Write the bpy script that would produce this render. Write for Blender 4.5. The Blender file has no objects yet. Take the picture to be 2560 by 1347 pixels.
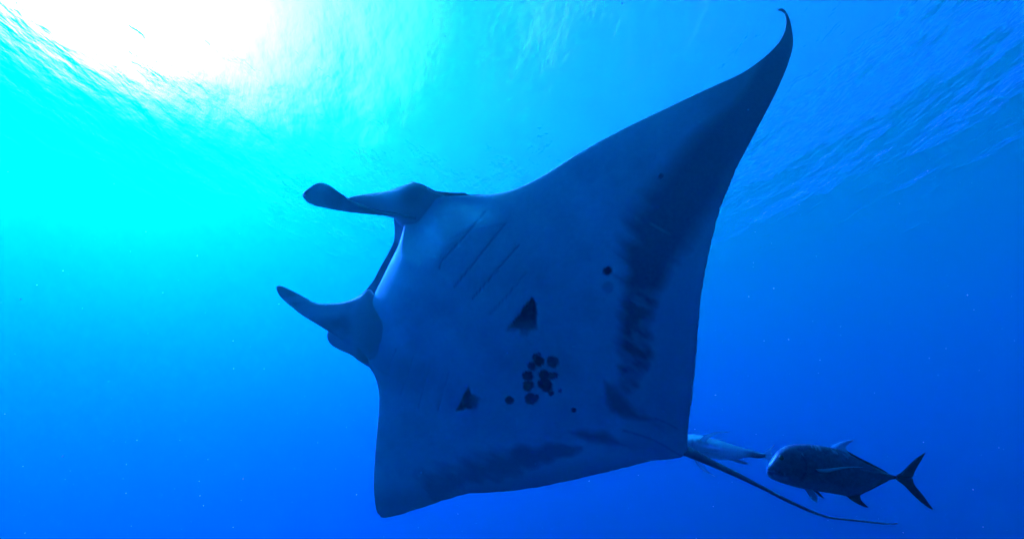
import bpy, bmesh, math, random
import numpy as np
from mathutils import Vector, Matrix

# ------------------------------------------------------------------ camera
SC = bpy.context.scene
COL = SC.collection
CAM_Z = -34.0                 # the sea surface is z = 0
PITCH = math.radians(29.0)
LENS = 15.1
cam_data = bpy.data.cameras.new("camera")
cam_data.sensor_width = 36.0
cam_data.lens = LENS
cam_data.clip_start = 0.05
cam_data.clip_end = 2000.0
cam = bpy.data.objects.new("camera", cam_data)
COL.objects.link(cam)
cam.location = (0, 0, CAM_Z)
cam.rotation_euler = (math.pi / 2 + PITCH, 0, 0)
SC.camera = cam

# ------------------------------------------------------------------ sky, sun, exposure
SUN_DIR = Vector((-0.70, 0.38, 0.60)).normalized()      # towards the sun, as seen through the water
SUN_EL = math.asin(SUN_DIR.z)
SUN_AZ = math.atan2(SUN_DIR.x, SUN_DIR.y)
world = bpy.data.worlds.new("World")
SC.world = world
world.use_nodes = True
wn = world.node_tree
sky = wn.nodes.new("ShaderNodeTexSky")
sky.sky_type = 'NISHITA'
sky.sun_disc = False
sky.sun_elevation = SUN_EL
sky.sun_rotation = SUN_AZ
sky.dust_density = 0.2; sky.ozone_density = 8.0; sky.air_density = 0.8; sky.altitude = 2000.0
bg = wn.nodes["Background"]
bg.inputs["Strength"].default_value = 0.05
wn.links.new(sky.outputs["Color"], bg.inputs["Color"])

sun_data = bpy.data.lights.new("sun", 'SUN')
sun_data.energy = 5.0
sun_data.angle = math.radians(0.53)
sun_data.color = (1.0, 0.96, 0.9)
sun = bpy.data.objects.new("sun", sun_data)
COL.objects.link(sun)
sun.rotation_euler = (-SUN_DIR).to_track_quat('-Z', 'Y').to_euler()
sun.location = (-20, 20, 30)

SC.view_settings.view_transform = 'Standard'
SC.view_settings.look = 'None'
SC.view_settings.gamma = 1.0
SC.view_settings.exposure = 4.15
SC.view_settings.use_curve_mapping = False
SC.cycles.use_denoising = True
SC.cycles.max_bounces = 6
SC.cycles.volume_bounces = 1
SC.cycles.transparent_max_bounces = 8
SC.cycles.caustics_reflective = False
SC.cycles.caustics_refractive = False
# ------------------------------------------------------------------ helpers
def tag(o, label=None, cat=None, group=None, kind=None):
    for k, v in (("label", label), ("category", cat), ("group", group), ("kind", kind)):
        if v: o[k] = v
    return o
def mesh_obj(name, verts, faces, mat=None, parent=None, smooth=True):
    me = bpy.data.meshes.new(name)
    me.from_pydata([tuple(v) for v in verts], [], [tuple(f) for f in faces])
    if smooth:
        me.polygons.foreach_set("use_smooth", [True] * len(me.polygons))
    me.update()
    o = bpy.data.objects.new(name, me)
    COL.objects.link(o)
    if mat: me.materials.append(mat)
    if parent: o.parent = parent
    return o
def new_mat(name):
    m = bpy.data.materials.new(name)
    m.use_nodes = True
    nt = m.node_tree
    nt.nodes.clear()
    return m, nt, nt.nodes.new("ShaderNodeOutputMaterial")

# ------------------------------------------------------------------ water: the sea surface seen from below, and the water body
def make_water():
    m, nt, out = new_mat("sea_surface")
    N, L = nt.nodes, nt.links
    geo = N.new("ShaderNodeNewGeometry")
    def noise(scale, rot, sx, sy, detail, rough=0.55):
        mp = N.new("ShaderNodeMapping")
        mp.inputs["Rotation"].default_value = (0, 0, math.radians(rot))
        mp.inputs["Scale"].default_value = (sx, sy, 1)
        L.new(geo.outputs["Position"], mp.inputs["Vector"])
        t = N.new("ShaderNodeTexNoise")
        t.inputs["Scale"].default_value = scale
        t.inputs["Detail"].default_value = detail
        t.inputs["Roughness"].default_value = rough
        L.new(mp.outputs["Vector"], t.inputs["Vector"])
        return t.outputs["Fac"]
    n1 = noise(0.50, 35, 1.0, 0.62, 4.5, 0.52)
    n2 = noise(0.12, 20, 1.0, 0.5, 2)
    b2 = N.new("ShaderNodeBump"); b2.inputs["Strength"].default_value = 1.0; b2.inputs["Distance"].default_value = 0.6
    L.new(n2, b2.inputs["Height"])
    b1 = N.new("ShaderNodeBump"); b1.inputs["Strength"].default_value = 1.0; b1.inputs["Distance"].default_value = 0.28
    L.new(n1, b1.inputs["Height"]); L.new(b2.outputs["Normal"], b1.inputs["Normal"])
    nor = b1.outputs["Normal"]
    fr = N.new("ShaderNodeFresnel"); fr.inputs["IOR"].default_value = 1.2
    L.new(nor, fr.inputs["Normal"])
    gl = N.new("ShaderNodeBsdfGlossy"); gl.inputs["Roughness"].default_value = 0.1
    L.new(nor, gl.inputs["Normal"])
    tr = N.new("ShaderNodeBsdfTransparent")
    rf = N.new("ShaderNodeBsdfRefraction"); rf.distribution = "BECKMANN"; rf.inputs["IOR"].default_value = 1.3; rf.inputs["Roughness"].default_value = 0.85
    L.new(nor, rf.inputs["Normal"])
    mx = N.new("ShaderNodeMixShader"); mx.inputs[0].default_value = 0.5
    L.new(tr.outputs[0], mx.inputs[1]); L.new(rf.outputs[0], mx.inputs[2])
    mo = N.new("ShaderNodeMixShader")
    L.new(fr.outputs[0], mo.inputs[0]); L.new(mx.outputs[0], mo.inputs[1]); L.new(gl.outputs[0], mo.inputs[2])
    L.new(mo.outputs[0], out.inputs["Surface"])
    # a gently heaving sheet
    n, half = 260, 480.0
    xs = np.sign(np.linspace(-1, 1, n)) * np.abs(np.linspace(-1, 1, n)) ** 1.6 * half
    X, Y = np.meshgrid(xs, xs)
    Z = 0.10 * np.sin(X * 0.55 + Y * 0.35) + 0.08 * np.sin(X * 0.9 - Y * 0.6 + 1.3) + 0.05 * np.sin(X * 1.6 + Y * 1.9 + 0.4)
    V = np.stack([X, Y, Z], -1).reshape(-1, 3)
    idx = np.arange(n * n).reshape(n, n)
    F = np.stack([idx[:-1, :-1], idx[:-1, 1:], idx[1:, 1:], idx[1:, :-1]], -1).reshape(-1, 4)
    w = mesh_obj("water", V, F, m)
    tag(w, "rippled sea surface seen from below with sun glare", "water", kind="structure")

    mv, nt, out = new_mat("sea_water")
    N, L = nt.nodes, nt.links
    def scat(col, dens, g):
        s = N.new("ShaderNodeVolumeScatter")
        s.inputs["Color"].default_value = (*col, 1); s.inputs["Density"].default_value = dens; s.inputs["Anisotropy"].default_value = g
        return s.outputs[0]
    def add(a, b):
        s = N.new("ShaderNodeAddShader"); L.new(a, s.inputs[0]); L.new(b, s.inputs[1]); return s.outputs[0]
    sg = scat((0, 1, 0), 0.0145, 0.64)
    sb = scat((0, 0, 1), 0.0062, 0.16)
    ab = N.new("ShaderNodeVolumeAbsorption")
    D = 0.25
    ab.inputs["Color"].default_value = (1 - 0.086 / D, 1 - 0.036 / D, 1 - 0.0090 / D, 1); ab.inputs["Density"].default_value = D
    L.new(add(add(sg, sb), ab.outputs[0]), out.inputs["Volume"])
    H, top, bot = 470.0, 1.0, -240.0
    v = [(x, y, z) for z in (bot, top) for x, y in ((-H, -H), (H, -H), (H, H), (-H, H))]
    f = [(0, 3, 2, 1), (4, 5, 6, 7), (0, 1, 5, 4), (1, 2, 6, 5), (2, 3, 7, 6), (3, 0, 4, 7)]
    hz = mesh_obj("haze", v, f, mv, smooth=False)
    tag(hz, "clear blue sea water fading into the distance", "water", kind="stuff")
make_water()

# ------------------------------------------------------------------ shape helpers
F_PX = LENS / 36.0 * 2560.0
CAM_M = np.array(Matrix.Translation(cam.location) @ cam.rotation_euler.to_matrix().to_4x4())
def at(px, py, d):
    """points that lie d metres ahead of the camera, as world coordinates"""
    px, py, d = np.broadcast_arrays(np.asarray(px, float), np.asarray(py, float), np.asarray(d, float))
    c = np.stack([(px - 1280) * d / F_PX, (673.5 - py) * d / F_PX, -d, np.ones_like(d)], -1)
    return (c @ CAM_M.T)[..., :3]
CAM_P = np.array(cam.location)
CAM_I = np.linalg.inv(CAM_M)
def seen_at(P):
    """the inverse of at(): where points of a surface show in the photograph's frame"""
    c = P @ CAM_I[:3, :3].T + CAM_I[:3, 3]
    return 1280 + c[..., 0] / -c[..., 2] * F_PX, 673.5 - c[..., 1] / -c[..., 2] * F_PX

def catmull(P, u):
    """Catmull-Rom through the points P, at the index parameters u"""
    P = np.asarray(P, float); n = len(P)
    i = np.clip(np.floor(u).astype(int), 0, n - 2); f = (u - i)[:, None]
    E = np.vstack([2 * P[0] - P[1], P, 2 * P[-1] - P[-2]])
    a, b, c, d = E[i], E[i + 1], E[i + 2], E[i + 3]
    return 0.5 * (2 * b + (c - a) * f + (2 * a - 5 * b + 4 * c - d) * f ** 2 + (3 * b - a - 3 * c + d) * f ** 3)
def resample(P, n):
    """n points evenly spaced along the polyline P, smoothed"""
    P = np.asarray(P, float)
    Q = catmull(P, np.linspace(0, len(P) - 1, 40 * len(P)))
    s = np.r_[0, np.cumsum(np.linalg.norm(np.diff(Q, axis=0), axis=1))]
    t = np.linspace(0, s[-1], n)
    return np.stack([np.interp(t, s, Q[:, j]) for j in range(Q.shape[1])], -1)
def sstep(a, b, x):
    t = np.clip((x - a) / (b - a), 0, 1)
    return t * t * (3 - 2 * t)
_rng = np.random.default_rng(7)
_lat = _rng.random((64, 64))
def vnoise(x, y):
    xi, yi = np.floor(x).astype(int), np.floor(y).astype(int)
    fx, fy = x - xi, y - yi
    fx, fy = fx * fx * (3 - 2 * fx), fy * fy * (3 - 2 * fy)
    g = lambda a, b: _lat[a % 64, b % 64]
    return (g(xi, yi) * (1 - fx) + g(xi + 1, yi) * fx) * (1 - fy) + (g(xi, yi + 1) * (1 - fx) + g(xi + 1, yi + 1) * fx) * fy
def fbm(x, y, o=4):
    v, a, s = 0, 0.5, 0
    for k in range(o):
        v = v + a * vnoise(x * 2 ** k + 17 * k, y * 2 ** k + 5 * k); s += a; a *= 0.5
    return v / s
def color_attr(o, vals, name="pattern"):
    vals = np.asarray(vals, np.float32)
    if vals.ndim == 1: vals = np.stack([vals] * 3, -1)
    a = o.data.color_attributes.new(name, 'FLOAT_COLOR', 'POINT')
    a.data.foreach_set("color", np.concatenate([vals, np.ones((len(vals), 1), np.float32)], 1).ravel())
def closed_loft(name, mid, nrm, front, back, mat, parent, paint_front=None, paint_back=None):
    """a solid with two skins, grown either side of the sheet mid[k, t]; the skins meet along both edges"""
    K, T = mid.shape[:2]
    A = mid + nrm * front[..., None]
    B = mid - nrm * back[..., None]
    ring = np.concatenate([A, B[:, -2:0:-1]], 1)
    R = ring.shape[1]
    V = ring.reshape(-1, 3)
    idx = np.arange(K * R).reshape(K, R)
    nx = np.roll(idx, -1, 1)
    Fc = np.stack([idx[:-1], nx[:-1], nx[1:], idx[1:]], -1).reshape(-1, 4).tolist()
    Fc.append(list(idx[0][::-1])); Fc.append(list(idx[-1]))
    o = mesh_obj(name, V, Fc, mat, parent)
    if paint_front is not None:
        color_attr(o, np.concatenate([paint_front, paint_back[:, -2:0:-1]], 1).reshape(K * R, -1).squeeze())
    return o
def sheet_normals(mid):
    du = np.gradient(mid, axis=0); dv = np.gradient(mid, axis=1)
    n = np.cross(du, dv); l = np.linalg.norm(n, axis=-1, keepdims=True)
    n = n / np.maximum(l, 1e-12)
    s = np.sign(np.sum(n * (CAM_P - mid), -1, keepdims=True)); s[s == 0] = 1
    return n * s
def wing_profile(t):
    p = 2.6 * (0.2969 * np.sqrt(t) - 0.126 * t - 0.3516 * t ** 2 + 0.2843 * t ** 3 - 0.1036 * t ** 4) / 0.26
    return np.maximum(p, 0) / 1.0 * 0.5 * 2 / 2.6 * 1.3
def fin_loft(name, lead, trail, depth, thick, mat, parent, K=28, T=9, paint=None):
    """a thin fin between a leading and a trailing edge (both root to tip); depth is a number or a function of pixels"""
    Lp, Tp = resample(lead, K), resample(trail, K)
    t = (1 - np.cos(np.linspace(0, np.pi, T))) / 2
    P = Lp[:, None] * (1 - t[None, :, None]) + Tp[:, None] * t[None, :, None]
    d = depth(P[..., 0], P[..., 1]) if callable(depth) else np.full(P.shape[:2], float(depth))
    mid = at(P[..., 0], P[..., 1], d)
    th = thick * np.sqrt(np.maximum(np.sin(np.pi * t), 0))[None] * np.linspace(1.0, 0.35, K)[:, None] * 0.5
    pf = np.zeros(P.shape[:2]) if paint is None else paint(P[..., 0], P[..., 1], t[None] + 0 * P[..., 0], np.linspace(0, 1, K)[:, None] + 0 * P[..., 0])
    return closed_loft(name, mid, sheet_normals(mid), th, th, mat, parent, pf, pf)

# ------------------------------------------------------------------ skins
def skin_mat(name, pale, dark, rough=0.55, transl=0.0, spec=0.3, mott=0.12, scale=60.0, metal=0.0):
    """skin whose pigment follows the mesh's own pattern (0 pale .. 1 dark), with fine mottling and relief"""
    m, nt, out = new_mat(name)
    N, L = nt.nodes, nt.links
    at_ = N.new("ShaderNodeVertexColor"); at_.layer_name = "pattern"
    tc = N.new("ShaderNodeTexCoord")
    no = N.new("ShaderNodeTexNoise"); no.inputs["Scale"].default_value = scale; no.inputs["Detail"].default_value = 5
    L.new(tc.outputs["Object"], no.inputs["Vector"])
    sep = N.new("ShaderNodeSeparateColor"); L.new(at_.outputs["Color"], sep.inputs[0])
    ma = N.new("ShaderNodeMath"); ma.operation = 'MULTIPLY_ADD'
    L.new(no.outputs["Fac"], ma.inputs[0]); ma.inputs[1].default_value = mott; L.new(sep.outputs[0], ma.inputs[2])
    sub = N.new("ShaderNodeMath"); sub.operation = 'SUBTRACT'; sub.use_clamp = True
    L.new(ma.outputs[0], sub.inputs[0]); sub.inputs[1].default_value = mott * 0.5
    mix = N.new("ShaderNodeMix"); mix.data_type = 'RGBA'
    mix.inputs[6].default_value = (*pale, 1); mix.inputs[7].default_value = (*dark, 1)
    L.new(sub.outputs[0], mix.inputs[0])
    bp = N.new("ShaderNodeBump"); bp.inputs["Strength"].default_value = 0.15; bp.inputs["Distance"].default_value = 0.004
    L.new(no.outputs["Fac"], bp.inputs["Height"])
    pb = N.new("ShaderNodeBsdfPrincipled")
    L.new(mix.outputs[2], pb.inputs["Base Color"]); L.new(bp.outputs[0], pb.inputs["Normal"])
    pb.inputs["Metallic"].default_value = metal; pb.inputs["Roughness"].default_value = rough; pb.inputs["Specular IOR Level"].default_value = spec
    sh = pb.outputs[0]
    if transl > 0:
        tl = N.new("ShaderNodeBsdfTranslucent"); L.new(mix.outputs[2], tl.inputs["Color"])
        ms = N.new("ShaderNodeMixShader"); ms.inputs[0].default_value = transl
        L.new(sh, ms.inputs[1]); L.new(tl.outputs[0], ms.inputs[2]); sh = ms.outputs[0]
    L.new(sh, out.inputs["Surface"])
    return m

MANTA_SKIN = skin_mat("manta_skin", (0.86, 0.92, 0.82), (0.018, 0.022, 0.12), transl=0.02, mott=0.16)
HEAD_SKIN = skin_mat("manta_head_skin", (0.86, 0.92, 0.84), (0.018, 0.022, 0.12), transl=0.30)
EYE_MAT = skin_mat("eye", (0.02, 0.02, 0.02), (0.01, 0.01, 0.01), rough=0.1, spec=0.6)

# ------------------------------------------------------------------ manta ray
AX = np.array([0.840, 0.543]); BX = np.array([0.543, -0.840]); MID = np.array([1340.0, 890.0])
def manta_depth(x, y):
    r0, r1 = x - MID[0], y - MID[1]
    s = r0 * BX[0] + r1 * BX[1]; c = r0 * AX[0] + r1 * AX[1]
    return 2.5 + 1.247e-6 * s * s - 0.00142 * s - 0.00022 * c

LEAD = [(1946,27),(1953,29.5),(1960,35),(1965,50),(1962,74),(1950,102),(1925,131),(1890,160),(1850,186),(1800,209),(1740,236),(1670,269),(1600,302),(1520,342),(1440,387),
        (1370,431),(1310,463),(1255,481),(1190,489),(1112,492),(1050,512),(1016,552),(1009,597),(987,642),(961,692),(937,737),(919,774),(900,806),(880,840),(874,872),
        (903,896),(931,927),(945,965),(948,1010),(944,1065),(939,1120),(936,1170),(935,1215),(938,1252),(943,1277),(951,1289)]
TRAIL = [(1945,25),(1953,22),(1962,27),(1971,42),(1977,64),(1982,100),(1979,130),(1965,174),(1945,221),(1920,271),(1890,328),(1857,390),(1826,456),(1800,523),(1781,591),
        (1768,651),(1757,713),(1749,776),(1744,839),(1739,901),(1734,955),(1728,1010),(1722,1052),(1719,1092),(1716,1131),(1690,1141),(1660,1148),(1628,1151),(1570,1166),(1505,1182),
        (1440,1197),(1370,1212),(1300,1223),(1230,1230),(1178,1232),(1125,1245),(1080,1259),(1035,1274),(995,1286),(966,1292),(953,1292)]

def seg_dist(x, y, pts):
    d = np.full(x.shape, 1e9)
    for (x0, y0), (x1, y1) in zip(pts[:-1], pts[1:]):
        vx, vy = x1 - x0, y1 - y0
        t = np.clip(((x - x0) * vx + (y - y0) * vy) / (vx * vx + vy * vy), 0, 1)
        d = np.minimum(d, np.hypot(x - x0 - t * vx, y - y0 - t * vy))
    return d
def poly_sd(x, y, pts):
    """signed distance to a polygon, negative inside"""
    d = seg_dist(x, y, list(pts) + [pts[0]])
    ins = np.zeros(x.shape, bool)
    for (x0, y0), (x1, y1) in zip(pts, list(pts[1:]) + [pts[0]]):
        c = ((y0 > y) != (y1 > y)) & (x < (x1 - x0) * (y - y0) / (y1 - y0 + 1e-9) + x0)
        ins ^= c
    return np.where(ins, -d, d)
GILLS = [[(1213,528),(1160,592),(1102,655),(1098,672)], [(1262,560),(1188,652),(1135,718)], [(1297,612),(1240,678),(1180,748)], [(1315,682),(1270,737),(1225,785)],
         [(990,872),(976,905),(968,938)], [(1033,890),(1016,945),(1000,988)], [(1075,912),(1060,962),(1045,1020)], [(1122,930),(1108,977),(1095,1025)]]
SPOTS = [(1348,902,14,1),(1338,893,9,.9),(1382,904,15,.9),(1330,915,11,.9),(1320,939,13,1),(1360,936,14,1),(1376,939,10,.9),(1388,937,8,.9),(1321,964,14,1),(1362,959,17,1),(1366,968,13,1),
         (1378,983,7,.95),(1401,976,5,.9),(1274,999,11,.95),(1327,997,15,.95),(1342,991,7,.9),(1434,1024,6,1),(1518,678,11,1),(1653,441,7,.9),(1520,718,14,.35),(1345,888,8,.8)]
def manta_pattern(x, y):
    """pigment of the belly, 0 white to 1 black"""
    wx = x + 14 * (fbm(x / 40, y / 40, 3) - .5) * 2
    wy = y + 14 * (fbm(x / 40 + 9, y / 40 + 3, 3) - .5) * 2
    # streaks run along the body axis
    c = x * AX[0] + y * AX[1]; s = x * BX[0] + y * BX[1]
    streak = fbm(c / 150, s / 16, 4) - .5
    D = np.zeros(x.shape)
    # broad band behind the front of the long wing
    core = catmull([(1968,60),(1930,180),(1880,280),(1800,370),(1730,470),(1665,560),(1625,650),(1605,740),(1590,810),(1592,880),(1575,950)], np.linspace(0, 10, 60))
    half = np.interp(np.linspace(0, 10, 60), [0,1,2,3,4,5,6,7,8,9,10], [30,55,75,85,95,100,70,50,46,48,34])
    best = np.full(x.shape, 9.0)
    for (px, py), h in zip(core, half):
        best = np.minimum(best, np.hypot(x - px, y - py) / h)
    left = sstep(20, -40, x - np.interp(y, core[:, 1], core[:, 0]))
    st = streak * sstep(420, 580, y) * (0.25 + 0.75 * left)
    fade = 0.74 + 0.08 * sstep(600, 760, y)
    D = np.maximum(D, fade * sstep(1.45, 0.40, best + st * 0.7))
    # holes in its lower half
    D *= 1 - 0.45 * sstep(.45, .75, fbm(c / 60 + 4, s / 18 + 2, 3)) * sstep(690, 760, y) * (x > 1450)
    # the wing's outer third is greyer
    D = np.maximum(D, 0.55 * sstep(1560, 1900, x - (y - 300) * 0.25) * sstep(700, 300, y))
    # rear margin
    D = np.maximum(D, 0.30 * sstep(1500, 1720, x + 0.15 * (y - 700)))
    # rear band of the short wing
    core = catmull([(1100,1225),(1175,1188),(1240,1165),(1300,1155),(1350,1140),(1400,1125),(1450,1120)], np.linspace(0, 6, 40))
    half = np.interp(np.linspace(0, 6, 40), [0,1,2,3,4,5,6], [62,54,42,38,30,22,12])
    best = np.full(x.shape, 9.0)
    for (px, py), h in zip(core, half):
        best = np.minimum(best, np.hypot((x - px), (y - py)) / h)
    D = np.maximum(D, 0.60 * sstep(1.6, 0.25, best + streak * 0.5 + (fbm(c / 55, s / 30, 3) - .5) * 1.2))
    D = np.maximum(D, 0.50 * sstep(1140, 1240, y + 0.12 * (x - 1200)) )
    # pelvic fins, dark leaves either side of the tail root
    leaf1 = poly_sd(wx * .4 + x * .6, wy * .4 + y * .6, [(1512,945),(1540,962),(1570,990),(1600,1025),(1650,1050),(1620,1055),(1570,1045),(1530,1030),(1514,1005),(1510,970)])
    leaf2 = poly_sd(wx * .4 + x * .6, wy * .4 + y * .6, [(1420,1078),(1460,1070),(1510,1074),(1545,1092),(1590,1122),(1560,1115),(1520,1110),(1470,1103),(1440,1090)])
    D = np.maximum(D, 0.66 * sstep(14, -18, np.minimum(leaf1, leaf2)))
    D = np.maximum(D, 0.35 * sstep(40, 0, seg_dist(x, y, [(1600,1030),(1700,1110)])))
    D = np.maximum(D, 0.30 * sstep(34, 0, seg_dist(x, y, [(1560,1105),(1690,1135)])))
    # creases towards the tail
    D = np.maximum(D, 0.48 * sstep(6.5, 0.5, seg_dist(x, y, [(1560,1072),(1625,1092),(1665,1112),(1706,1137)])))
    D = np.maximum(D, 0.50 * sstep(6, 0.5, seg_dist(x, y, [(1638,1042),(1665,1055),(1692,1070)])))
    # triangles behind the gills
    wob = 6 * (fbm(x / 12, y / 12, 2) - .5)
    t1 = poly_sd(x, y, [(1268,825),(1329,742),(1343,760),(1343,826),(1328,830),(1317,843),(1303,838),(1296,829)])
    soft1 = np.where(y > 815, 9, np.where(x > 1335, 6, 2.5))
    t2 = poly_sd(x, y, [(1139,1028),(1171,963),(1178,985),(1199,994),(1203,1008),(1192,1021)])
    soft2 = np.where(x > 1180, 10, np.where(y > 1018, 5, 2.5))
    D = np.maximum(D, (0.97 - 0.3 * sstep(785, 840, y)) * sstep(soft1, -soft1, t1 + wob))
    D = np.maximum(D, (0.95 - 0.3 * sstep(1165, 1200, x)) * sstep(soft2, -soft2, t2 + wob))
    for px, py, r, a in SPOTS:
        rr = np.hypot((x - px) * 0.93, y - py) / r
        D = np.maximum(D, a * sstep(1.22, 0.78, rr + 0.5 * (fbm(x / 9 + px, y / 9 + py, 3) - .5)))
    # gill slits: hair-thin dark slots
    for q, g in enumerate(GILLS):
        D = np.maximum(D, (0.60 if q < 3 else 0.40 if q == 3 else 0.32) * sstep(4.2, 0.6, seg_dist(x, y, g)))
    # grey cheek behind the eye
    D = np.maximum(D, 0.30 * sstep(75, 20, np.hypot(x - 1125, (y - 560) * 1.15)))
    D = np.maximum(D, 0.28 * sstep(85, 15, seg_dist(x, y, [(905,880),(960,930),(1050,940)])))
    D = np.maximum(D, 0.12 + 0.16 * (fbm(x / 70, y / 70, 5) - .5) * 2 + 0.06 * (fbm(x / 11, y / 11, 3) - .5) * 2)
    # scratch
    D = D - 0.22 * sstep(2.5, 1, seg_dist(x, y, [(1590,543),(1640,567),(1684,594)]))
    return np.clip(D, 0, 1)

def make_manta():
    root = bpy.data.objects.new("manta_ray", None); COL.objects.link(root)
    root.location = at(MID[0], MID[1], 2.5)
    tag(root, "large manta ray with spotted pale belly, open mouth and long thin tail", "manta ray")
    n = len(LEAD)
    K, T = 460, 250
    u = np.linspace(0, n - 1, K)
    Lp, Tp = catmull(LEAD, u), catmull(TRAIL, u)
    # the rear edge is a little frayed
    fr = (fbm(u * 5.0, u * 0 + 2, 3) - .5) * 5.0 * sstep(8, 14, u) * sstep(40, 36, u)
    dirv = Tp - Lp; dirv /= np.maximum(np.linalg.norm(dirv, axis=1, keepdims=True), 1)
    Tp = Tp + dirv * fr[:, None]
    t = (1 - np.cos(np.linspace(0, np.pi, T))) / 2 * 0.5 + np.linspace(0, 1, T) * 0.5
    P = Lp[:, None] * (1 - t[None, :, None]) + Tp[:, None] * t[None, :, None]
    X, Y = P[..., 0], P[..., 1]
    mid = at(X, Y, manta_depth(X, Y))
    nr = sheet_normals(mid)
    chord = np.linalg.norm(mid[:, -1] - mid[:, 0], axis=1)
    body = np.exp(-((u - 22.6) / np.where(u < 22.6, 4.6, 3.3)) ** 2)[:, None]
    wing = np.minimum(0.045 * chord, 0.05)[:, None] * wing_profile(t)[None]
    te = np.clip(t / 0.15, 0, 1)
    bp = np.sqrt(1 - (1 - te) ** 2) * (1 - 0.93 * sstep(0.25, 1.0, t)) * np.sqrt(np.clip((1 - t) / 0.08, 0, 1))
    front = wing + body * bp[None] * 0.20
    back = wing + body * bp[None] * 0.22
    edge = 0.004 * np.sqrt(np.clip(np.minimum(t, 1 - t) / 0.01, 0, 1))[None] * np.clip(chord / 0.1, 0.2, 1)[:, None]
    # the belly thins out where the head fins grow from it, so that they flow into one another
    w1 = sstep(24.6, 26.6, u) * sstep(31.5, 29.5, u); w2 = sstep(17.2, 18.8, u) * sstep(22.0, 20.6, u)
    front = front * (1 - np.maximum(w1, w2)[:, None] * (1 - sstep(0, 0.17, t))[None])
    front, back = front + edge, back + edge
    X, Y = seen_at(mid + nr * front[..., None])      # marks are laid out on the bulging belly itself
    pat = manta_pattern(X, Y)
    # slots of the gills and the flap in front of each dark triangle are cut into the belly
    for q, g in enumerate(GILLS):
        front = front - 0.003 * sstep(5, 1, seg_dist(X, Y, g))
    front = front - 0.010 * sstep(6, -10, poly_sd(X, Y, [(1268,825),(1329,742),(1343,760),(1343,826),(1317,843),(1296,829)]))
    front = front - 0.008 * sstep(6, -10, poly_sd(X, Y, [(1139,1028),(1171,963),(1199,994),(1203,1008),(1192,1021)]))
    front = front + 0.012 * sstep(40, 0, seg_dist(X, Y, [(1560,1080),(1705,1132)]))
    front = front + 0.006 * sstep(24, -6, poly_sd(X, Y, [(1512,945),(1570,990),(1650,1050),(1570,1045),(1514,1005)]))
    front = front + 0.006 * sstep(24, -6, poly_sd(X, Y, [(1420,1078),(1510,1074),(1590,1122),(1520,1110)]))
    backpat = 1 - 0.6 * sstep(.5, .6, fbm(X / 160, Y / 160, 3)) * sstep(0.5, 0.2, t)[None] * body
    M = Matrix.Translation(-root.location)
    def fix(o):
        o.data.transform(M); o.data.update(); return o
    fix(closed_loft("body", mid, nr, front, back, MANTA_SKIN, root, pat, backpat))

    # head roof with the upper lip: an arch behind the open mouth
    A = [(1012,536),(986,541),(987,575),(984,604),(970,634),(950,669),(932,703),(908,730),(880,748),(850,757),(832,770)]
    B = [(1150,560),(1130,590),(1115,620),(1100,650),(1085,690),(1070,730),(1050,760),(1030,790),(1000,815),(980,840),(950,850)]
    u2 = np.linspace(0, 10, 90); t2 = (1 - np.cos(np.linspace(0, np.pi, 40))) / 2
    La, Tb = catmull(A, u2), catmull(B, u2)
    P = La[:, None] * (1 - t2[None, :, None]) + Tb[:, None] * t2[None, :, None]
    arch = np.sin(np.pi * np.clip(u2 / 10, 0, 1))[:, None]
    d = manta_depth(P[..., 0], P[..., 1]) + 0.05 + 0.16 * arch * (1 - 0.3 * t2[None])
    m2 = at(P[..., 0], P[..., 1], d)
    th = (0.022 + 0.03 * t2[None]) * np.sqrt(np.maximum(np.sin(np.pi * t2), 0))[None] * np.ones((90, 1))
    pt = 0.62 + 0.3 * fbm(P[..., 0] / 30, P[..., 1] / 30, 3)
    pt = pt * (1 - 0.45 * sstep(22, 6, seg_dist(P[..., 0], P[..., 1], [(992,560),(1000,590)])))
    fix(closed_loft("upper_jaw", m2, sheet_normals(m2), th, th, HEAD_SKIN, root, pt, pt * 0 + 1))

    # head lobes carrying the eyes, and the paddles rolled out in front of them
    def lobe(name, up, lo, d0, fr_, bk_, paint, K=70, T=36, par=root, pbk=0.9):
        a, b = resample(up, K), resample(lo, K)
        tt = (1 - np.cos(np.linspace(0, np.pi, T))) / 2
        P = a[:, None] * (1 - tt[None, :, None]) + b[:, None] * tt[None, :, None]
        k = np.linspace(0, 1, K)[:, None] + 0 * P[..., 0]
        d = manta_depth(P[..., 0], P[..., 1]) + d0(k, tt[None] + 0 * k)
        md = at(P[..., 0], P[..., 1], d)
        pr = np.sqrt(np.maximum(1 - (2 * tt - 1) ** 2, 0))[None]
        pf = paint(P[..., 0], P[..., 1], k, tt[None] + 0 * k)
        return fix(closed_loft(name, md, sheet_normals(md), fr_(k) * pr, bk_(k) * pr, HEAD_SKIN, par, pf, pf * 0 + pbk))
    lobe("head_lobe", [(1130,500),(1104,488),(1076,476),(1052,463),(1031,459),(1006,465),(972,478),(930,486),(897,490),(873,496),(862,501)],
         [(1140,640),(1080,620),(1035,590),(1012,562),(1000,546),(975,538),(950,533),(925,526),(900,518),(880,510),(862,503)],
         lambda k, t: -0.05 * (1 - t) + 0.07 * t * (1 - k) + 0.08 * k + 0.06 * (1 - sstep(0, .40, k)), lambda k: 0.12 * sstep(0, .55, k) * (1 - k) ** 0.8 + 0.006, lambda k: 0.12 * (1 - k) ** 0.8 + 0.006,
         lambda x, y, k, t: np.clip(0.12 + 0.35 * sstep(45, 5, np.hypot(x - 1042, y - 478)) + 0.45 * sstep(30, 6, np.hypot(x - 1018, y - 568)), 0, 1))
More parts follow.
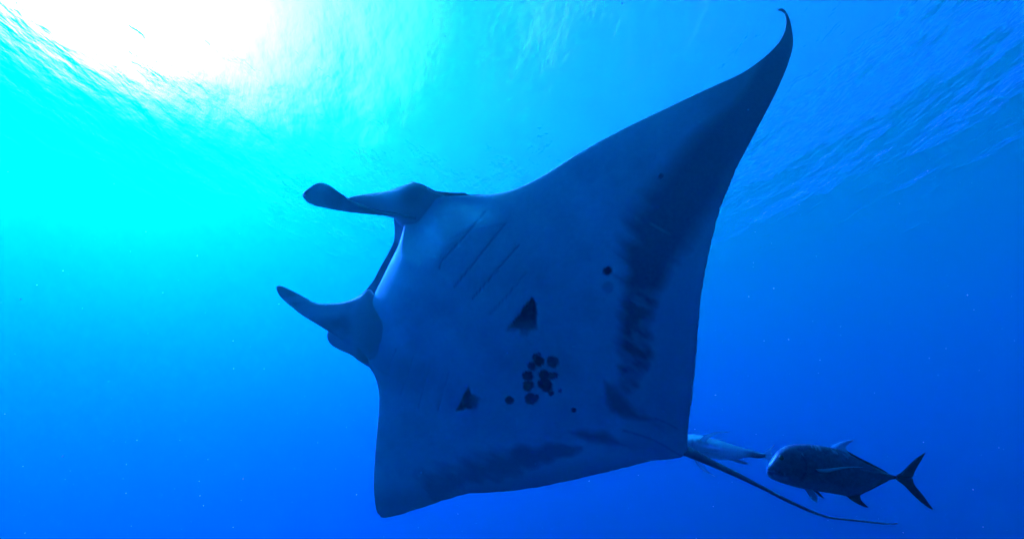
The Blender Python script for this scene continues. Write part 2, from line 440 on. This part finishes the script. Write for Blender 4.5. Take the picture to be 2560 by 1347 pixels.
    lobe("cephalic_fin", [(1040,541),(985,533),(950,528),(915,517),(880,503),(862,491),(842,477),(824,464),(803,457),(786,461),(771,473),(763,485)],
         [(1040,550),(985,539),(950,537),(900,533),(850,527),(810,519),(790,515),(779,511),(770,506),(764,500),(761,494),(762,488)],
         lambda k, t: -0.075 + 0.05 * k - 0.05 * (1 - t) * k, lambda k: 0.014 * sstep(0, .2, k) + 0.001, lambda k: 0.014 * sstep(0, .2, k) + 0.001,
         lambda x, y, k, t: 0.46 + 0.3 * (fbm(x / 30, y / 30, 3) - .5) - 0.3 * sstep(18, 3, np.hypot((x - 803) * .4, y - 462)))
    def low_paint(x, y, k, t):
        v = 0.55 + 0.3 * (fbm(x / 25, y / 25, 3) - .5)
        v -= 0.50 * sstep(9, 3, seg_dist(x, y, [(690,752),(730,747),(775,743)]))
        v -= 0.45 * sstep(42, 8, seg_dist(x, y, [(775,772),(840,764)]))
        v += 0.12 * sstep(40, 8, np.hypot(x - 872, y - 800))  # painted shading where the fin root meets the belly
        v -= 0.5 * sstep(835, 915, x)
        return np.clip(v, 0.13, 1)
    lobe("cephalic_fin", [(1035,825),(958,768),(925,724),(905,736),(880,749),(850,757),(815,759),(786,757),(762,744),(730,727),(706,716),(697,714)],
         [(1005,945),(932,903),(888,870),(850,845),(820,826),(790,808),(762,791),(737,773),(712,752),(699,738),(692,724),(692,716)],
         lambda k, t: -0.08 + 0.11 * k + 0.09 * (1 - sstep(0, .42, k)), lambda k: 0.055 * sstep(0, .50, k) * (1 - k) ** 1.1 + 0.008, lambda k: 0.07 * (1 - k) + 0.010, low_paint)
    lobe("head_lobe", [(960,830),(925,828),(890,824),(855,818),(836,818),(824,821)],
         [(960,945),(925,912),(892,885),(858,872),(832,858),(820,838)],
         lambda k, t: 0.06 + 0 * k, lambda k: 0.10 * sstep(0, .4, k) * (1 - k) ** .5 + 0.012, lambda k: 0.10 * (1 - k) ** .5 + 0.015,
         lambda x, y, k, t: 0.15 + 0.30 * k)
    # eyes on the outer side of each lobe
    for (ex, ey, dz) in ((1034, 466, 0.045), (829, 846, 0.13)):
        bm = bmesh.new(); bmesh.ops.create_uvsphere(bm, u_segments=20, v_segments=12, radius=0.026)
        me = bpy.data.meshes.new("eye"); bm.to_mesh(me); bm.free(); me.materials.append(EYE_MAT)
        me.polygons.foreach_set("use_smooth", [True] * len(me.polygons))
        o = bpy.data.objects.new("eye", me); COL.objects.link(o); o.parent = root
        o.location = Vector(at(ex, ey, float(manta_depth(ex, ey)) + dz)) - root.location
    # shoulder ridge of the back, showing over the front edge of the long wing
    lobe("shoulder_ridge", [(1040,470),(1075,476),(1110,480),(1140,482),(1160,482),(1172,487),(1195,486),(1214,487),(1226,489)],
         [(1040,530),(1075,530),(1110,530),(1140,530),(1160,530),(1172,526),(1195,520),(1214,510),(1226,500)],
         lambda k, t: 0.13 + 0 * k, lambda k: 0.03 + 0 * k, lambda k: 0.05 + 0 * k, lambda x, y, k, t: 0.9 + 0 * x, pbk=1)
    # tail: a tapering whip
    path = np.array([(1640,1092,2.47),(1690,1117,2.425),(1730,1133,2.395),(1780,1157,2.39),(1840,1185,2.39),(1900,1215,2.40),(1960,1246,2.43),(2020,1274,2.46),(2060,1289,2.48),(2090,1295,2.49),(2150,1301,2.50),(2205,1307.5,2.51),(2225,1309,2.51),(2243,1307.5,2.52)], float)
    Q = catmull(path, np.linspace(0, len(path) - 1, 160))
    C = at(Q[:, 0], Q[:, 1], Q[:, 2])
    tg = np.gradient(C, axis=0); tg /= np.linalg.norm(tg, axis=1, keepdims=True)
    a = np.cross(tg, (C - CAM_P)); a /= np.linalg.norm(a, axis=1, keepdims=True); b = np.cross(tg, a)
    rad = np.interp(np.linspace(0, len(path) - 1, 160), [0, 1, 2, 3, 5, 8, 10, 13], [.024, .027, .027, .0185, .0102, .0064, .0050, .003])
    ph = np.linspace(0, 2 * np.pi, 17)[:-1]
    V = C[:, None] + rad[:, None, None] * (np.cos(ph)[None, :, None] * a[:, None] + np.sin(ph)[None, :, None] * b[:, None])
    idx = np.arange(160 * 16).reshape(160, 16); nx = np.roll(idx, -1, 1)
    Fc = np.stack([idx[:-1], nx[:-1], nx[1:], idx[1:]], -1).reshape(-1, 4).tolist() + [list(idx[0][::-1]), list(idx[-1])]
    o = mesh_obj("tail", V.reshape(-1, 3), Fc, MANTA_SKIN, root)
    color_attr(o, np.repeat(0.80 + 0.15 * (fbm(np.linspace(0, 30, 160), np.zeros(160)) - .5), 16))
    fix(o)
    return root
make_manta()

# ------------------------------------------------------------------ trevallies
def fish_body(name, top, bot, depth, width, mat, parent, K=90, R=40, paint=None):
    a, b = resample(top, K), resample(bot, K)
    k = np.linspace(0, 1, K)
    ph = np.linspace(0, 2 * np.pi, R + 1)[:-1]
    cy, sy = np.cos(ph), np.sin(ph)
    md, hf = (a + b) / 2, (a - b) / 2
    P = md[:, None] + hf[:, None] * (np.sign(cy) * np.abs(cy) ** 0.9)[None, :, None]
    w = np.interp(k, np.linspace(0, 1, len(width)), width)
    dc = np.interp(k, np.linspace(0, 1, len(depth)), depth)
    D = dc[:, None] - w[:, None] * sy[None]
    V = at(P[..., 0], P[..., 1], D)
    idx = np.arange(K * R).reshape(K, R); nx = np.roll(idx, -1, 1)
    Fc = np.stack([idx[:-1], nx[:-1], nx[1:], idx[1:]], -1).reshape(-1, 4).tolist() + [list(idx[0][::-1]), list(idx[-1])]
    o = mesh_obj(name, V.reshape(-1, 3), Fc, mat, parent)
    color_attr(o, paint(P[..., 0], P[..., 1], cy[None] + 0 * P[..., 0], k[:, None] + 0 * P[..., 0]).ravel())
    return o
def disc(name, px, py, d, r, mat, parent, paint=0.0):
    bm = bmesh.new(); bmesh.ops.create_uvsphere(bm, u_segments=18, v_segments=10, radius=r)
    me = bpy.data.meshes.new(name); bm.to_mesh(me); bm.free(); me.materials.append(mat)
    me.polygons.foreach_set("use_smooth", [True] * len(me.polygons))
    o = bpy.data.objects.new(name, me); COL.objects.link(o)
    me.transform(Matrix.Translation(Vector(at(px, py, d))))
    o.parent = parent
    color_attr(o, np.full(len(me.vertices), paint))
    return o
def settle(root):
    for o in [c for c in bpy.data.objects if c.parent is root or (c.parent and c.parent.parent is root)]:
        o.data.transform(Matrix.Translation(-root.location)); o.data.update()

DARK_FISH = skin_mat("dark_fish_scales", (0.45, 0.55, 0.62), (0.010, 0.012, 0.075), rough=0.35, spec=0.5, mott=0.25, scale=45.0)
SILVER_FISH = skin_mat("silver_fish_scales", (0.70, 0.93, 0.95), (0.02, 0.04, 0.14), rough=0.30, spec=0.8, metal=0.4, transl=0.22, mott=0.2, scale=50.0)
FIN_MAT = skin_mat("fin_membrane", (0.35, 0.74, 0.80), (0.012, 0.018, 0.09), rough=0.4, transl=0.55, mott=0.1, scale=80.0)

def make_dark_trevally():
    root = bpy.data.objects.new("trevally_fish", None); COL.objects.link(root)
    g = lambda L: [(1900 + 0.17578 * x, 1080 + 0.17578 * y) for x, y in L]
    root.location = at(*g([(1000, 520)])[0], 2.95)
    tag(root, "dark blunt-headed trevally with forked tail swimming behind the manta's tail", "fish", "trevallies trailing the manta ray")
    dep = lambda x, y: 2.86 + (np.asarray(x) - 1915) * 0.00045
    top = g([(92,545),(104,490),(122,440),(160,385),(205,310),(262,250),(340,202),(430,176),(560,162),(700,168),(850,188),(1000,212),(1150,258),(1300,328),(1450,402),(1600,472),(1720,532),(1810,580),(1880,606),(1945,613),(2030,612)])
    bot = g([(92,552),(98,590),(120,625),(165,660),(230,690),(300,716),(400,746),(500,775),(620,802),(750,826),(880,846),(1000,862),(1120,884),(1230,904),(1340,895),(1450,868),(1600,792),(1720,730),(1830,680),(1945,664),(2030,690)])
    def paint(x, y, cy, k):
        u, v = (x - 1900) / .17578, (y - 1080) / .17578
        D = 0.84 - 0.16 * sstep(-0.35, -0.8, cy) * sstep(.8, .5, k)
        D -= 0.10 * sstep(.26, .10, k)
        # scuffs along the back
        for l in ([(780,190),(812,262)],[(815,188),(850,250)],[(838,200),(866,248)],[(1010,232),(1060,300)],[(1060,262),(1108,316)],[(1190,318),(1250,352)],[(580,290),(625,330)],[(730,190),(745,215)]):
            D -= 0.42 * sstep(13, 3, seg_dist(u, v, l))
        # mouth, jaw and cheek, with highlights painted pale along the snout
        D -= 0.40 * sstep(20, 5, seg_dist(u, v, [(105,548),(200,552)]))
        D -= 0.28 * sstep(28, 6, seg_dist(u, v, [(200,610),(280,645),(390,665)]))
        D += 0.15 * sstep(14, 5, seg_dist(u, v, [(100,528),(190,530),(290,570),(345,600)]))
        D -= 0.30 * sstep(22, 6, np.hypot(u - 350, v - 592))
        D -= 0.22 * sstep(40, 8, seg_dist(u, v, [(105,500),(125,440),(175,375)]))
        # gill cover
        D += 0.12 * sstep(20, 6, seg_dist(u, v, [(600,330),(655,430),(660,560),(600,680),(520,745)]))
        # scutes of the lateral line
        D -= 0.30 * sstep(12, 4, seg_dist(u, v, [(1300,520),(1560,545),(1700,570),(1810,590)])) * (0.4 + 0.6 * (np.sin(u / 6) > 0))
        D -= 0.12 * (fbm(u / 60, v / 30, 3) - .5) * 2
        D += 0.06 * sstep(14, 3, seg_dist(u, v, [(1000,215),(1300,330),(1800,582)]))
        return np.clip(D, 0, 1)
    w = [0.010, 0.050, 0.078, 0.092, 0.098, 0.098, 0.094, 0.086, 0.074, 0.060, 0.044, 0.026, 0.013, 0.009]
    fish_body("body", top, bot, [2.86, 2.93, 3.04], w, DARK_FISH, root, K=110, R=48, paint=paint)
    dk = lambda v: (lambda x, y, t, k: np.full(x.shape, v))
    fin_loft("tail_fin", g([(1930,612),(2020,558),(2120,458),(2220,370),(2290,322),(2345,290)]), g([(1960,650),(2160,642),(2190,580),(2250,470),(2310,370),(2347,292)]), dep, 0.016, DARK_FISH, root, paint=dk(.97))
    fin_loft("tail_fin", g([(1930,665),(2050,755),(2150,862),(2280,982),(2390,1065),(2455,1098)]), g([(1960,640),(2162,650),(2180,710),(2230,790),(2330,905),(2460,1090)]), dep, 0.016, DARK_FISH, root, paint=dk(.97))
    fin_loft("dorsal_fin", g([(985,214),(1080,162),(1180,126),(1270,109),(1330,112)]), g([(1290,325),(1225,245),(1222,205),(1262,160),(1333,118)]), 2.94, 0.010, FIN_MAT, root,
             paint=lambda x, y, t, k: np.clip(0.55 - 0.55 * sstep(.30, .05, t) + 0 * k, 0, 1))
    fin_loft("back_ridge", g([(1220,250),(1400,352),(1600,452),(1740,525),(1815,575)]), g([(1220,300),(1400,392),(1600,482),(1740,548),(1815,590)]), 2.97, 0.012, DARK_FISH, root, paint=dk(1.0))
    fin_loft("anal_fin", g([(1215,895),(1300,962),(1400,1022),(1480,1057),(1545,1072)]), g([(1470,850),(1432,890),(1428,930),(1452,978),(1548,1070)]), 2.97, 0.012, DARK_FISH, root,
             paint=lambda x, y, t, k: 0.97 - 0.7 * sstep(.88, 1, k))
    fin_loft("belly_ridge", g([(1420,870),(1550,808),(1700,735),(1820,682)]), g([(1420,895),(1550,830),(1700,754),(1820,694)]), 2.99, 0.010, DARK_FISH, root, paint=dk(1.0))
    fin_loft("pectoral_fin", g([(790,520),(900,518),(1050,506),(1200,491),(1340,486),(1462,492)]), g([(830,560),(900,570),(970,568),(1080,540),(1250,506),(1464,495)]),
             lambda x, y: 2.80 - 0.0002 * (x - 2040), 0.012, FIN_MAT, root, paint=dk(.22))
    fin_loft("pelvic_fin", g([(630,795),(690,885),(740,955),(785,980),(808,990)]), g([(745,815),(780,850),(812,905),(818,950),(812,990)]), 2.86, 0.008, FIN_MAT, root,
             paint=lambda x, y, t, k: np.clip(0.30 - 0.3 * sstep(.7, 1, t) - 0.4 * sstep(.8, 1, k), 0, 1))
    fin_loft("pelvic_fin", g([(715,805),(790,862),(850,908),(915,942)]), g([(800,815),(830,842),(870,885),(918,940)]), 2.93, 0.010, DARK_FISH, root, paint=dk(.97))
    ex, ey = g([(302, 362)])[0]
    e = disc("eye", ex, ey, 2.832, 0.026, DARK_FISH, root, paint=0.35)
    disc("pupil", ex - 0.4, ey, 2.818, 0.0165, EYE_MAT, e, paint=1.0)
    settle(root)
make_dark_trevally()

def make_silver_trevally():
    root = bpy.data.objects.new("trevally_fish", None); COL.objects.link(root)
    g = lambda L: [(1700 + 0.10392 * x, 1060 + 0.10392 * y) for x, y in L]
    root.location = at(*g([(900, 560)])[0], 3.25)
    tag(root, "silvery trevally seen from below, half hidden by the manta's rear edge and tail root", "fish", "trevallies trailing the manta ray")
    top = g([(-160,430),(-100,330),(0,262),(180,236),(350,245),(560,275),(750,335),(900,372),(1100,430),(1300,498),(1450,548),(1600,588),(1800,640),(1950,682),(2050,712)])
    bot = g([(-160,460),(-90,560),(20,640),(180,700),(350,760),(550,805),(800,838),(1000,852),(1200,856),(1400,846),(1550,806),(1660,790),(1800,810),(1940,815),(2050,775)])
    def paint(x, y, cy, k):
        u, v = (x - 1700) / .10392, (y - 1060) / .10392
        D = 0.0 + 0.25 * sstep(-.1, -.8, cy) + 0 * u  # sunlit upper side left pale, shade painted on the lower side
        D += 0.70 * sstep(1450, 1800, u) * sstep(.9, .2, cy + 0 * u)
        D += 0.35 * sstep(60, 10, seg_dist(u, v, [(300,400),(310,520)])) * (0.6 + 0.4 * np.sin(u / 6))
        D += 0.45 * sstep(60, 10, seg_dist(u, v, [(430,400),(650,470)]))
        D += 0.15 * (fbm(u / 70, v / 40, 3) - .5) * 2
        return np.clip(D, 0, 1)
    w = [0.012, 0.09, 0.14, 0.165, 0.17, 0.165, 0.15, 0.12, 0.085, 0.05, 0.025, 0.012]
    fish_body("body", top, bot, [3.15, 3.25, 3.36], w, SILVER_FISH, root, K=90, R=40, paint=paint)
    pl = lambda v: (lambda x, y, t, k: np.full(x.shape, v))
    fin_loft("tail_fin", g([(1985,700),(2080,640),(2180,560),(2270,480)]), g([(2020,750),(2190,735),(2200,640),(2272,484)]), 3.36, 0.008, FIN_MAT, root, paint=pl(.22))
    fin_loft("tail_fin", g([(1975,775),(2050,830),(2130,880),(2210,930),(2300,990)]), g([(2020,740),(2195,730),(2220,790),(2250,860),(2302,988)]), 3.36, 0.008, FIN_MAT, root, paint=pl(.22))
    fin_loft("pectoral_fin", g([(430,405),(560,290),(700,222),(850,190),(1000,182),(1210,196)]), g([(640,470),(640,400),(720,310),(860,245),(1020,212),(1212,198)]), 3.07, 0.006, FIN_MAT, root,
             paint=lambda x, y, t, k: np.clip(0.12 + 0.35 * sstep(.22, 0, t), 0, 1))
    fin_loft("pectoral_fin", g([(330,770),(352,850),(425,985),(550,1110),(690,1185),(860,1265)]), g([(470,790),(470,850),(540,950),(620,1060),(720,1165),(862,1262)]), 3.18, 0.006, FIN_MAT, root,
             paint=lambda x, y, t, k: np.clip(0.12 + 0.35 * sstep(.22, 0, t), 0, 1))
    fin_loft("pelvic_fin", g([(530,655),(660,645),(800,640),(925,645)]), g([(530,672),(660,676),(800,668),(925,655)]), 3.05, 0.006, FIN_MAT, root, paint=pl(.05), K=14)
    fin_loft("pelvic_fin", g([(850,348),(920,346),(1000,348),(1040,352)]), g([(850,372),(920,366),(1000,360),(1040,356)]), 3.22, 0.006, FIN_MAT, root, paint=pl(.2), K=14)
    fin_loft("anal_fin", g([(1180,845),(1300,892),(1420,930),(1550,955),(1672,962)]), g([(1420,845),(1480,872),(1560,900),(1630,930),(1674,958)]), 3.24, 0.006, FIN_MAT, root, paint=pl(.15))
    e = disc("eye", *g([(-20, 420)])[0], 3.075, 0.022, SILVER_FISH, root, paint=0.3)
    disc("pupil", *g([(-22, 420)])[0], 3.062, 0.0145, EYE_MAT, e, paint=1.0)
    settle(root)
make_silver_trevally()

# ------------------------------------------------------------------ drifting specks
def make_snow():
    m, nt, out = new_mat("speck")
    pb = nt.nodes.new("ShaderNodeBsdfPrincipled"); pb.inputs["Base Color"].default_value = (0.25, 0.70, 0.80, 1); pb.inputs["Roughness"].default_value = 0.8
    tl = nt.nodes.new("ShaderNodeBsdfTranslucent"); tl.inputs["Color"].default_value = (0.25, 0.70, 0.80, 1)
    mx = nt.nodes.new("ShaderNodeMixShader"); mx.inputs[0].default_value = 0.5
    nt.links.new(pb.outputs[0], mx.inputs[1]); nt.links.new(tl.outputs[0], mx.inputs[2]); nt.links.new(mx.outputs[0], out.inputs["Surface"])
    rng = random.Random(11)
    V, Fc = [], []
    fwd = CAM_M[:3, :3] @ np.array([0, 0, -1.0])
    for i in range(2600):
        # scattered through the water round the manta, wherever the camera stands
        p = np.array([rng.uniform(-3.2, 3.6), rng.uniform(0.7, 4.0), CAM_Z + rng.uniform(-1.2, 3.6)])
        if np.linalg.norm(p - CAM_P) < 0.8: continue
        r = rng.uniform(0.0007, 0.0018) if rng.random() < 0.95 else rng.uniform(0.002, 0.0042)
        b = len(V)
        ax = [rng.uniform(.6, 1.4) * r for _ in range(3)]
        for d in ((1,0,0),(-1,0,0),(0,1,0),(0,-1,0),(0,0,1),(0,0,-1)):
            V.append(p + np.array(d) * ax)
        for f in ((0,2,4),(2,1,4),(1,3,4),(3,0,4),(2,0,5),(1,2,5),(3,1,5),(0,3,5)):
            Fc.append([b + q for q in f])
    o = mesh_obj("marine_snow", V, Fc, m)
    tag(o, "tiny pale specks drifting in the water", "specks", kind="stuff")
make_snow()
